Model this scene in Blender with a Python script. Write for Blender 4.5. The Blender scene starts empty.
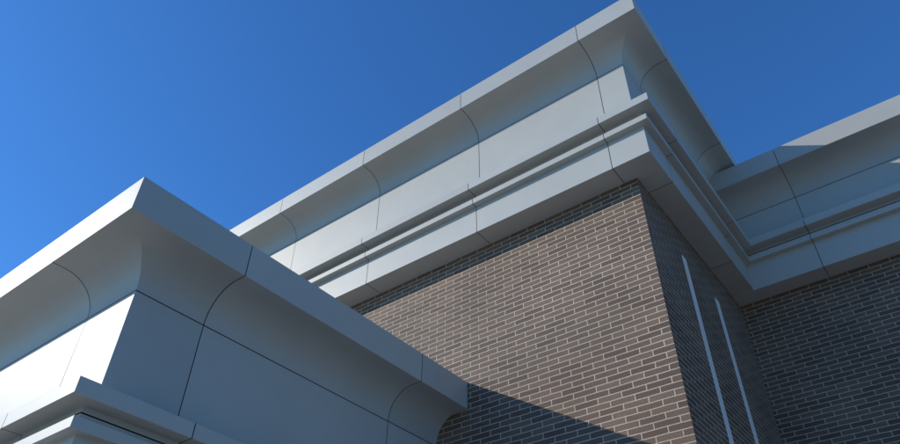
import bpy, bmesh, math, random
from mathutils import Vector, Matrix
random.seed(4)
scene = bpy.context.scene
EYE = 1.6

# ------------------------------------------------------------------ helpers
def new_mat(name):
    m = bpy.data.materials.new(name); m.use_nodes = True
    nt = m.node_tree
    return m, nt, nt.nodes["Principled BSDF"]

def link_obj(name, me, parent=None, mats=()):
    ob = bpy.data.objects.new(name, me)
    scene.collection.objects.link(ob)
    for m in mats: me.materials.append(m)
    if parent: ob.parent = parent
    return ob

# ------------------------------------------------------------------ materials
def brick_material(name, c1, c2, mortar):
    m, nt, b = new_mat(name)
    N, L = nt.nodes, nt.links
    uv = N.new("ShaderNodeUVMap"); uv.uv_map = "UVMap"
    nz = N.new("ShaderNodeTexNoise"); nz.inputs["Scale"].default_value = 3.0
    L.new(uv.outputs[0], nz.inputs["Vector"])
    sub = N.new("ShaderNodeVectorMath"); sub.operation = 'SUBTRACT'; sub.inputs[1].default_value = (.5, .5, .5)
    L.new(nz.outputs["Color"], sub.inputs[0])
    scl = N.new("ShaderNodeVectorMath"); scl.operation = 'SCALE'; scl.inputs["Scale"].default_value = 0.012
    L.new(sub.outputs[0], scl.inputs[0])
    add = N.new("ShaderNodeVectorMath"); add.operation = 'ADD'
    L.new(uv.outputs[0], add.inputs[0]); L.new(scl.outputs[0], add.inputs[1])
    br = N.new("ShaderNodeTexBrick")
    br.offset = 0.5; br.squash = 1.0
    br.inputs["Scale"].default_value = 1.0
    br.inputs["Brick Width"].default_value = 0.305
    br.inputs["Row Height"].default_value = 0.0765
    br.inputs["Mortar Size"].default_value = 0.0064
    br.inputs["Mortar Smooth"].default_value = 0.2
    br.inputs["Bias"].default_value = -0.1
    br.inputs["Color1"].default_value = (*c1, 1)
    br.inputs["Color2"].default_value = (*c2, 1)
    br.inputs["Mortar"].default_value = (*mortar, 1)
    L.new(add.outputs[0], br.inputs["Vector"])
    big = N.new("ShaderNodeTexNoise"); big.inputs["Scale"].default_value = 0.9; big.inputs["Detail"].default_value = 5
    L.new(uv.outputs[0], big.inputs["Vector"])
    fine = N.new("ShaderNodeTexNoise"); fine.inputs["Scale"].default_value = 60; fine.inputs["Detail"].default_value = 4
    L.new(uv.outputs[0], fine.inputs["Vector"])
    mr = N.new("ShaderNodeMapRange"); mr.inputs["To Min"].default_value = 0.86; mr.inputs["To Max"].default_value = 1.12
    mr.inputs["From Min"].default_value = .3; mr.inputs["From Max"].default_value = .7
    L.new(big.outputs["Fac"], mr.inputs["Value"])
    mr2 = N.new("ShaderNodeMapRange"); mr2.inputs["To Min"].default_value = 0.76; mr2.inputs["To Max"].default_value = 1.24
    mr2.inputs["From Min"].default_value = .3; mr2.inputs["From Max"].default_value = .7
    L.new(fine.outputs["Fac"], mr2.inputs["Value"])
    mul = N.new("ShaderNodeMath"); mul.operation = 'MULTIPLY'
    L.new(mr.outputs[0], mul.inputs[0]); L.new(mr2.outputs[0], mul.inputs[1])
    vm = N.new("ShaderNodeVectorMath"); vm.operation = 'SCALE'
    L.new(br.outputs["Color"], vm.inputs[0]); L.new(mul.outputs[0], vm.inputs["Scale"])
    L.new(vm.outputs[0], b.inputs["Base Color"])
    inv = N.new("ShaderNodeMath"); inv.operation = 'SUBTRACT'; inv.inputs[0].default_value = 1.0
    L.new(br.outputs["Fac"], inv.inputs[1])
    fa = N.new("ShaderNodeMath"); fa.operation = 'MULTIPLY_ADD'; fa.inputs[1].default_value = 0.25
    L.new(fine.outputs["Fac"], fa.inputs[0]); L.new(inv.outputs[0], fa.inputs[2])
    bump = N.new("ShaderNodeBump"); bump.inputs["Distance"].default_value = 0.006; bump.inputs["Strength"].default_value = 0.6
    L.new(fa.outputs[0], bump.inputs["Height"]); L.new(bump.outputs[0], b.inputs["Normal"])
    b.inputs["Roughness"].default_value = 0.65
    b.inputs["Specular IOR Level"].default_value = 0.22
    return m

brick = brick_material("taupe_brick", (0.190, 0.126, 0.084), (0.112, 0.073, 0.052), (0.52, 0.43, 0.32))

def panel_material():
    m, nt, b = new_mat("painted_metal_panel")
    N, L = nt.nodes, nt.links
    at = N.new("ShaderNodeAttribute"); at.attribute_name = "tone"
    geo = N.new("ShaderNodeNewGeometry")
    nz = N.new("ShaderNodeTexNoise"); nz.inputs["Scale"].default_value = 1.3; nz.inputs["Detail"].default_value = 6
    nz.inputs["Roughness"].default_value = .6
    L.new(geo.outputs["Position"], nz.inputs["Vector"])
    mr = N.new("ShaderNodeMapRange"); mr.inputs["From Min"].default_value = .3; mr.inputs["From Max"].default_value = .7
    mr.inputs["To Min"].default_value = .96; mr.inputs["To Max"].default_value = 1.03
    L.new(nz.outputs["Fac"], mr.inputs["Value"])
    mp = N.new("ShaderNodeMapping"); mp.inputs["Scale"].default_value = (7, 7, .5)
    L.new(geo.outputs["Position"], mp.inputs["Vector"])
    st = N.new("ShaderNodeTexNoise"); st.inputs["Scale"].default_value = 1.0; st.inputs["Detail"].default_value = 3
    L.new(mp.outputs[0], st.inputs["Vector"])
    ms = N.new("ShaderNodeMapRange"); ms.inputs["From Min"].default_value = .3; ms.inputs["From Max"].default_value = .6
    ms.inputs["To Min"].default_value = .985; ms.inputs["To Max"].default_value = 1.0
    L.new(st.outputs["Fac"], ms.inputs["Value"])
    m2 = N.new("ShaderNodeMath"); m2.operation = 'MULTIPLY'
    L.new(mr.outputs[0], m2.inputs[0]); L.new(ms.outputs[0], m2.inputs[1])
    mul = N.new("ShaderNodeMath"); mul.operation = 'MULTIPLY'
    L.new(at.outputs["Fac"], mul.inputs[0]); L.new(m2.outputs[0], mul.inputs[1])
    vm = N.new("ShaderNodeVectorMath"); vm.operation = 'SCALE'; vm.inputs[0].default_value = (0.475, 0.468, 0.412)
    L.new(mul.outputs[0], vm.inputs["Scale"])
    L.new(vm.outputs[0], b.inputs["Base Color"])
    b.inputs["Roughness"].default_value = 0.5
    b.inputs["Metallic"].default_value = 0.04
    b.inputs["Specular IOR Level"].default_value = 0.35
    wn = N.new("ShaderNodeTexNoise"); wn.inputs["Scale"].default_value = 1.1; wn.inputs["Detail"].default_value = 1
    L.new(geo.outputs["Position"], wn.inputs["Vector"])
    bump = N.new("ShaderNodeBump"); bump.inputs["Distance"].default_value = 0.02; bump.inputs["Strength"].default_value = 0.25
    L.new(wn.outputs["Fac"], bump.inputs["Height"]); L.new(bump.outputs[0], b.inputs["Normal"])
    return m
panel = panel_material()

dark, _, b = new_mat("joint_backing"); b.inputs["Base Color"].default_value = (0.03, 0.03, 0.032, 1); b.inputs["Roughness"].default_value = .9
strip_m, _, b = new_mat("pale_metal_trim"); b.inputs["Base Color"].default_value = (0.84, 0.80, 0.74, 1); b.inputs["Roughness"].default_value = .5
roof_m, nt, b = new_mat("roof_membrane"); b.inputs["Base Color"].default_value = (0.35, 0.35, 0.34, 1); b.inputs["Roughness"].default_value = .8

def ground_material(name, col, scale, var):
    m, nt, b = new_mat(name); N, L = nt.nodes, nt.links
    geo = N.new("ShaderNodeNewGeometry")
    nz = N.new("ShaderNodeTexNoise"); nz.inputs["Scale"].default_value = scale; nz.inputs["Detail"].default_value = 8
    L.new(geo.outputs["Position"], nz.inputs["Vector"])
    cr = N.new("ShaderNodeValToRGB")
    cr.color_ramp.elements[0].position = .3; cr.color_ramp.elements[1].position = .7
    cr.color_ramp.elements[0].color = (*[c*(1-var) for c in col], 1)
    cr.color_ramp.elements[1].color = (*[c*(1+var) for c in col], 1)
    L.new(nz.outputs["Fac"], cr.inputs[0]); L.new(cr.outputs[0], b.inputs["Base Color"])
    b.inputs["Roughness"].default_value = .85
    return m
asph_m = ground_material("weathered_asphalt", (0.10, 0.096, 0.09), 6, .25)
conc_m = ground_material("concrete_paving", (0.40, 0.375, 0.335), 2.5, .12)

# ------------------------------------------------------------------ building
root = bpy.data.objects.new("brick_building", None)
scene.collection.objects.link(root)

def wall_sheet(name, quads):
    bm = bmesh.new(); uvl = bm.loops.layers.uv.new("UVMap")
    for (x0, y0), (x1, y1), z0, z1, s0 in quads:
        vs = [bm.verts.new((x0, y0, z0)), bm.verts.new((x1, y1, z0)), bm.verts.new((x1, y1, z1)), bm.verts.new((x0, y0, z1))]
        f = bm.faces.new(vs)
        ln = math.hypot(x1-x0, y1-y0)
        for l, c in zip(f.loops, [(s0, z0), (s0+ln, z0), (s0+ln, z1), (s0, z1)]):
            l[uvl].uv = c
    me = bpy.data.meshes.new(name); bm.to_mesh(me); bm.free()
    return link_obj(name, me, root, [brick])

CX, CY = -2.214, 7.0          # main block brick corner
WY = 11.0                     # wing wall plane
KX, KY = -5.895, 2.71         # entrance block brick corner
ZB = 6.66 + EYE               # underside of main cornice
ZT = 9.50 + EYE
BACK = 20.0
wall_sheet("main_walls", [
    ((-22, CY), (CX, CY), 0, ZB+.8, 0.0),
    ((CX, CY), (CX, BACK), 0, ZB+.8, 0.0),
    ((CX, BACK), (-22, BACK), 0, ZB+.8, 0.0),
    ((-22, BACK), (-22, CY), 0, ZB+.8, 0.0)])
wall_sheet("wing_walls", [
    ((CX+.002, WY), (14, WY), 0, ZB+.8, 0.1),
    ((14, WY), (14, BACK-1), 0, ZB+.8, 0.0),
    ((14, BACK-1), (CX+.002, BACK-1), 0, ZB+.8, 0.0)])
ZK = 1.71 + EYE
KT = 4.46 + EYE
wall_sheet("entrance_walls", [
    ((-14, KY), (KX, KY), 0, ZK+.8, 0.0),
    ((KX, KY), (KX, CY-.002), 0, ZK+.8, 0.0),
    ((-14, CY-.002), (-14, KY), 0, ZK+.8, 0.0)])

def offset_poly(pts, d):
    out = []
    n = len(pts)
    for i in range(n):
        def nrm(a, b):
            dx, dz = b[0]-a[0], b[1]-a[1]; l = math.hypot(dx, dz); return (-dz/l, dx/l)
        if i == 0: nx, nz = nrm(pts[0], pts[1]); k = 1
        elif i == n-1: nx, nz = nrm(pts[-2], pts[-1]); k = 1
        else:
            a = nrm(pts[i-1], pts[i]); c = nrm(pts[i], pts[i+1])
            nx, nz = a[0]+c[0], a[1]+c[1]; l = math.hypot(nx, nz); nx /= l; nz /= l
            k = 1/max(.3, nx*a[0]+nz*a[1])
        out.append((pts[i][0]+nx*d*k, pts[i][1]+nz*d*k))
    return out

def profile(base, top):
    b = base
    low = [(0.0, b), (.36, b), (.36, b+.50), (.46, b+.50), (.46, b+.60), (.39, b+.605), (.39, b+.655)]
    led = [(.39, b+.668), (.39, b+.715), (.57, b+.715), (.57, b+.855), (.24, b+.87)]
    fz = [(.25, b+.885), (.25, top-.784)]
    cove = []
    x0, z0, x1, z1 = .25, top-.773, .628, top-.39
    n = 14
    for i in range(n+1):
        a = (i/n)*math.pi/2
        cove.append((x0+(x1-x0)*(1-math.cos(a)), z0+(z1-z0)*math.sin(a)))
    fas = cove + [(.77, top-.39), (.77, top), (.0, top+.015)]
    return [low, led, fz, fas]

def cornice(name, path, joints, parts, gap=.010):
    me = bpy.data.meshes.new(name); bm = bmesh.new()
    tone = bm.loops.layers.color.new("tone")
    nseg = len(path)-1
    full = [p for part in parts for p in part]
    def seg_geo(k):
        a, b = Vector(path[k]), Vector(path[k+1]); d = (b-a); L = d.length; d /= L
        return a, d, L, Vector((d.y, -d.x))
    def sweep(poly, k, s0, s1, m0, m1, mat, t):
        a, d, L, n = seg_geo(k)
        row = []
        for (o, z) in poly:
            r = []
            for s, m in ((s0, -m0), (s1, m1)):
                p = a + d*(s + m*o) + n*o
                r.append(bm.verts.new((p.x, p.y, z)))
            row.append(r)
        for i in range(len(row)-1):
            f = bm.faces.new((row[i][0], row[i][1], row[i+1][1], row[i+1][0]))
            f.material_index = mat; f.smooth = True
            for l in f.loops: l[tone] = (t, t, t, 1)
    for k in range(nseg):
        a, d, L, n = seg_geo(k)
        cuts = [0]+joints[k]+[L]
        for j in range(len(cuts)-1):
            s0, s1 = cuts[j], cuts[j+1]
            m0 = 1 if (j == 0 and k > 0) else 0
            m1 = 1 if (j == len(cuts)-2 and k < nseg-1) else 0
            e0 = 0 if j == 0 else gap/2
            e1 = 0 if j == len(cuts)-2 else gap/2
            for part in parts:
                t = 1.0 + random.uniform(-.04, .04)
                sweep(part, k, s0+e0, s1-e1, m0, m1, 0, t)
        sweep(offset_poly(full, .022), k, 0, L, 1 if k > 0 else 0, 1 if k < nseg-1 else 0, 1, 1)
    bmesh.ops.remove_doubles(bm, verts=bm.verts, dist=.0004)
    bm.to_mesh(me); bm.free()
    me.set_sharp_from_angle(angle=math.radians(28))
    ob = link_obj(name, me, root, [panel, dark])
    bv = ob.modifiers.new("bevel", 'BEVEL'); bv.width = .005; bv.segments = 2; bv.limit_method = 'ANGLE'
    bv.angle_limit = math.radians(40); bv.harden_normals = False
    return ob

def jx(xstart, xs): return sorted([x - xstart for x in xs])
cornice("main_cornice", [(-22, CY), (CX, CY), (CX, BACK), (-22, BACK)],
        [jx(-22, [-2.40-2.27*i for i in range(0, 9)]),
         [0.38, 2.65, 4.92, 7.19, 9.46], [3, 6, 9, 12, 15]], profile(ZB, ZT))
WZ = ZB-.004
cornice("wing_cornice", [(CX, WY), (14, WY), (14, BACK-1)],
        [jx(CX, [-.75+2.27*i for i in range(0, 7)]), [2.2, 4.5, 6.7]], profile(WZ, 9.0+EYE))
cornice("entrance_cornice", [(-14, CY-.003), (-14, KY), (KX, KY), (KX, CY-.003)],
        [[.9, 3.0], jx(-14, [-6.48-2.27*i for i in range(0, 4)]), [.52, 3.32]], profile(ZK, KT), gap=.010)

def flat(name, x0, y0, x1, y1, z, mat, parent=None):
    me = bpy.data.meshes.new(name)
    me.from_pydata([(x0, y0, z), (x1, y0, z), (x1, y1, z), (x0, y1, z)], [], [(0, 1, 2, 3)])
    return link_obj(name, me, parent, [mat])
flat("main_roof", -22, CY, CX, BACK, ZT-.02, roof_m, root)
flat("wing_roof", CX, WY, 14, BACK-1, 9.0+EYE-.02, roof_m, root)
flat("entrance_roof", -14, KY, KX, CY, KT-.02, roof_m, root)

# pale vertical trim strips, almost flush with the brick
for y, zt in ((8.28, 6.06), (9.48, 5.98)):
    me = bpy.data.meshes.new("trim_strip"); bm = bmesh.new()
    sec = [(-.01, -.075), (.007, -.075), (.009, -.073), (.009, .073), (.007, .075), (-.01, .075)]
    lo = [bm.verts.new((CX+a, y+c, .0)) for a, c in sec]
    hi = [bm.verts.new((CX+a, y+c, zt+EYE)) for a, c in sec]
    for i in range(len(sec)-1):
        bm.faces.new((lo[i], lo[i+1], hi[i+1], hi[i]))
    bm.faces.new(hi)
    bm.to_mesh(me); bm.free()
    link_obj("trim_strip", me, root, [strip_m])

flat("ground", -3000, -3000, 3000, 3000, 0, asph_m)
flat("pavement", -30, -14, 26, 19.5, .004, conc_m)

# ------------------------------------------------------------------ camera
R = Vector((0.7938, 0.6071, 0.0102)); F = Vector((-.4700, .6019, .6451))
F.normalize(); R = (R - F*R.dot(F)).normalized(); U = R.cross(F).normalized()
M = Matrix(((R.x, U.x, -F.x, 0), (R.y, U.y, -F.y, 0), (R.z, U.z, -F.z, EYE), (0, 0, 0, 1)))
cd = bpy.data.cameras.new("camera"); cam = bpy.data.objects.new("camera", cd)
scene.collection.objects.link(cam); cam.matrix_world = M
cd.sensor_width = 36; cd.lens = 694/900*36; cd.clip_end = 10000; cd.clip_start = .05
scene.camera = cam

# ------------------------------------------------------------------ light
S = Vector((-1, -.72, .60)).normalized()
sl = bpy.data.lights.new("sun", 'SUN'); sl.energy = 3.5; sl.angle = math.radians(.5); sl.color = (1, .94, .85)
so = bpy.data.objects.new("sun", sl); scene.collection.objects.link(so)
so.rotation_euler = S.to_track_quat('Z', 'Y').to_euler(); so.location = (-30, -24, 40)
w = bpy.data.worlds.new("World"); scene.world = w; w.use_nodes = True
nt = w.node_tree; bg = nt.nodes["Background"]
sky = nt.nodes.new("ShaderNodeTexSky"); sky.sky_type = 'NISHITA'; sky.sun_disc = False
sky.sun_elevation = math.asin(S.z); sky.sun_rotation = math.atan2(S.x, S.y) % (2*math.pi)
sky.air_density = 1.0; sky.dust_density = .25; sky.ozone_density = 3.0
tint = nt.nodes.new("ShaderNodeMix"); tint.data_type = 'RGBA'; tint.blend_type = 'MULTIPLY'
tint.inputs[0].default_value = 1.0; tint.inputs[7].default_value = (.38, .85, 1.36, 1)
nt.links.new(sky.outputs[0], tint.inputs[6])
nt.links.new(tint.outputs[2], bg.inputs[0]); bg.inputs[1].default_value = .142
scene.view_settings.view_transform = 'Standard'
scene.view_settings.look = 'None'
scene.view_settings.exposure = 0
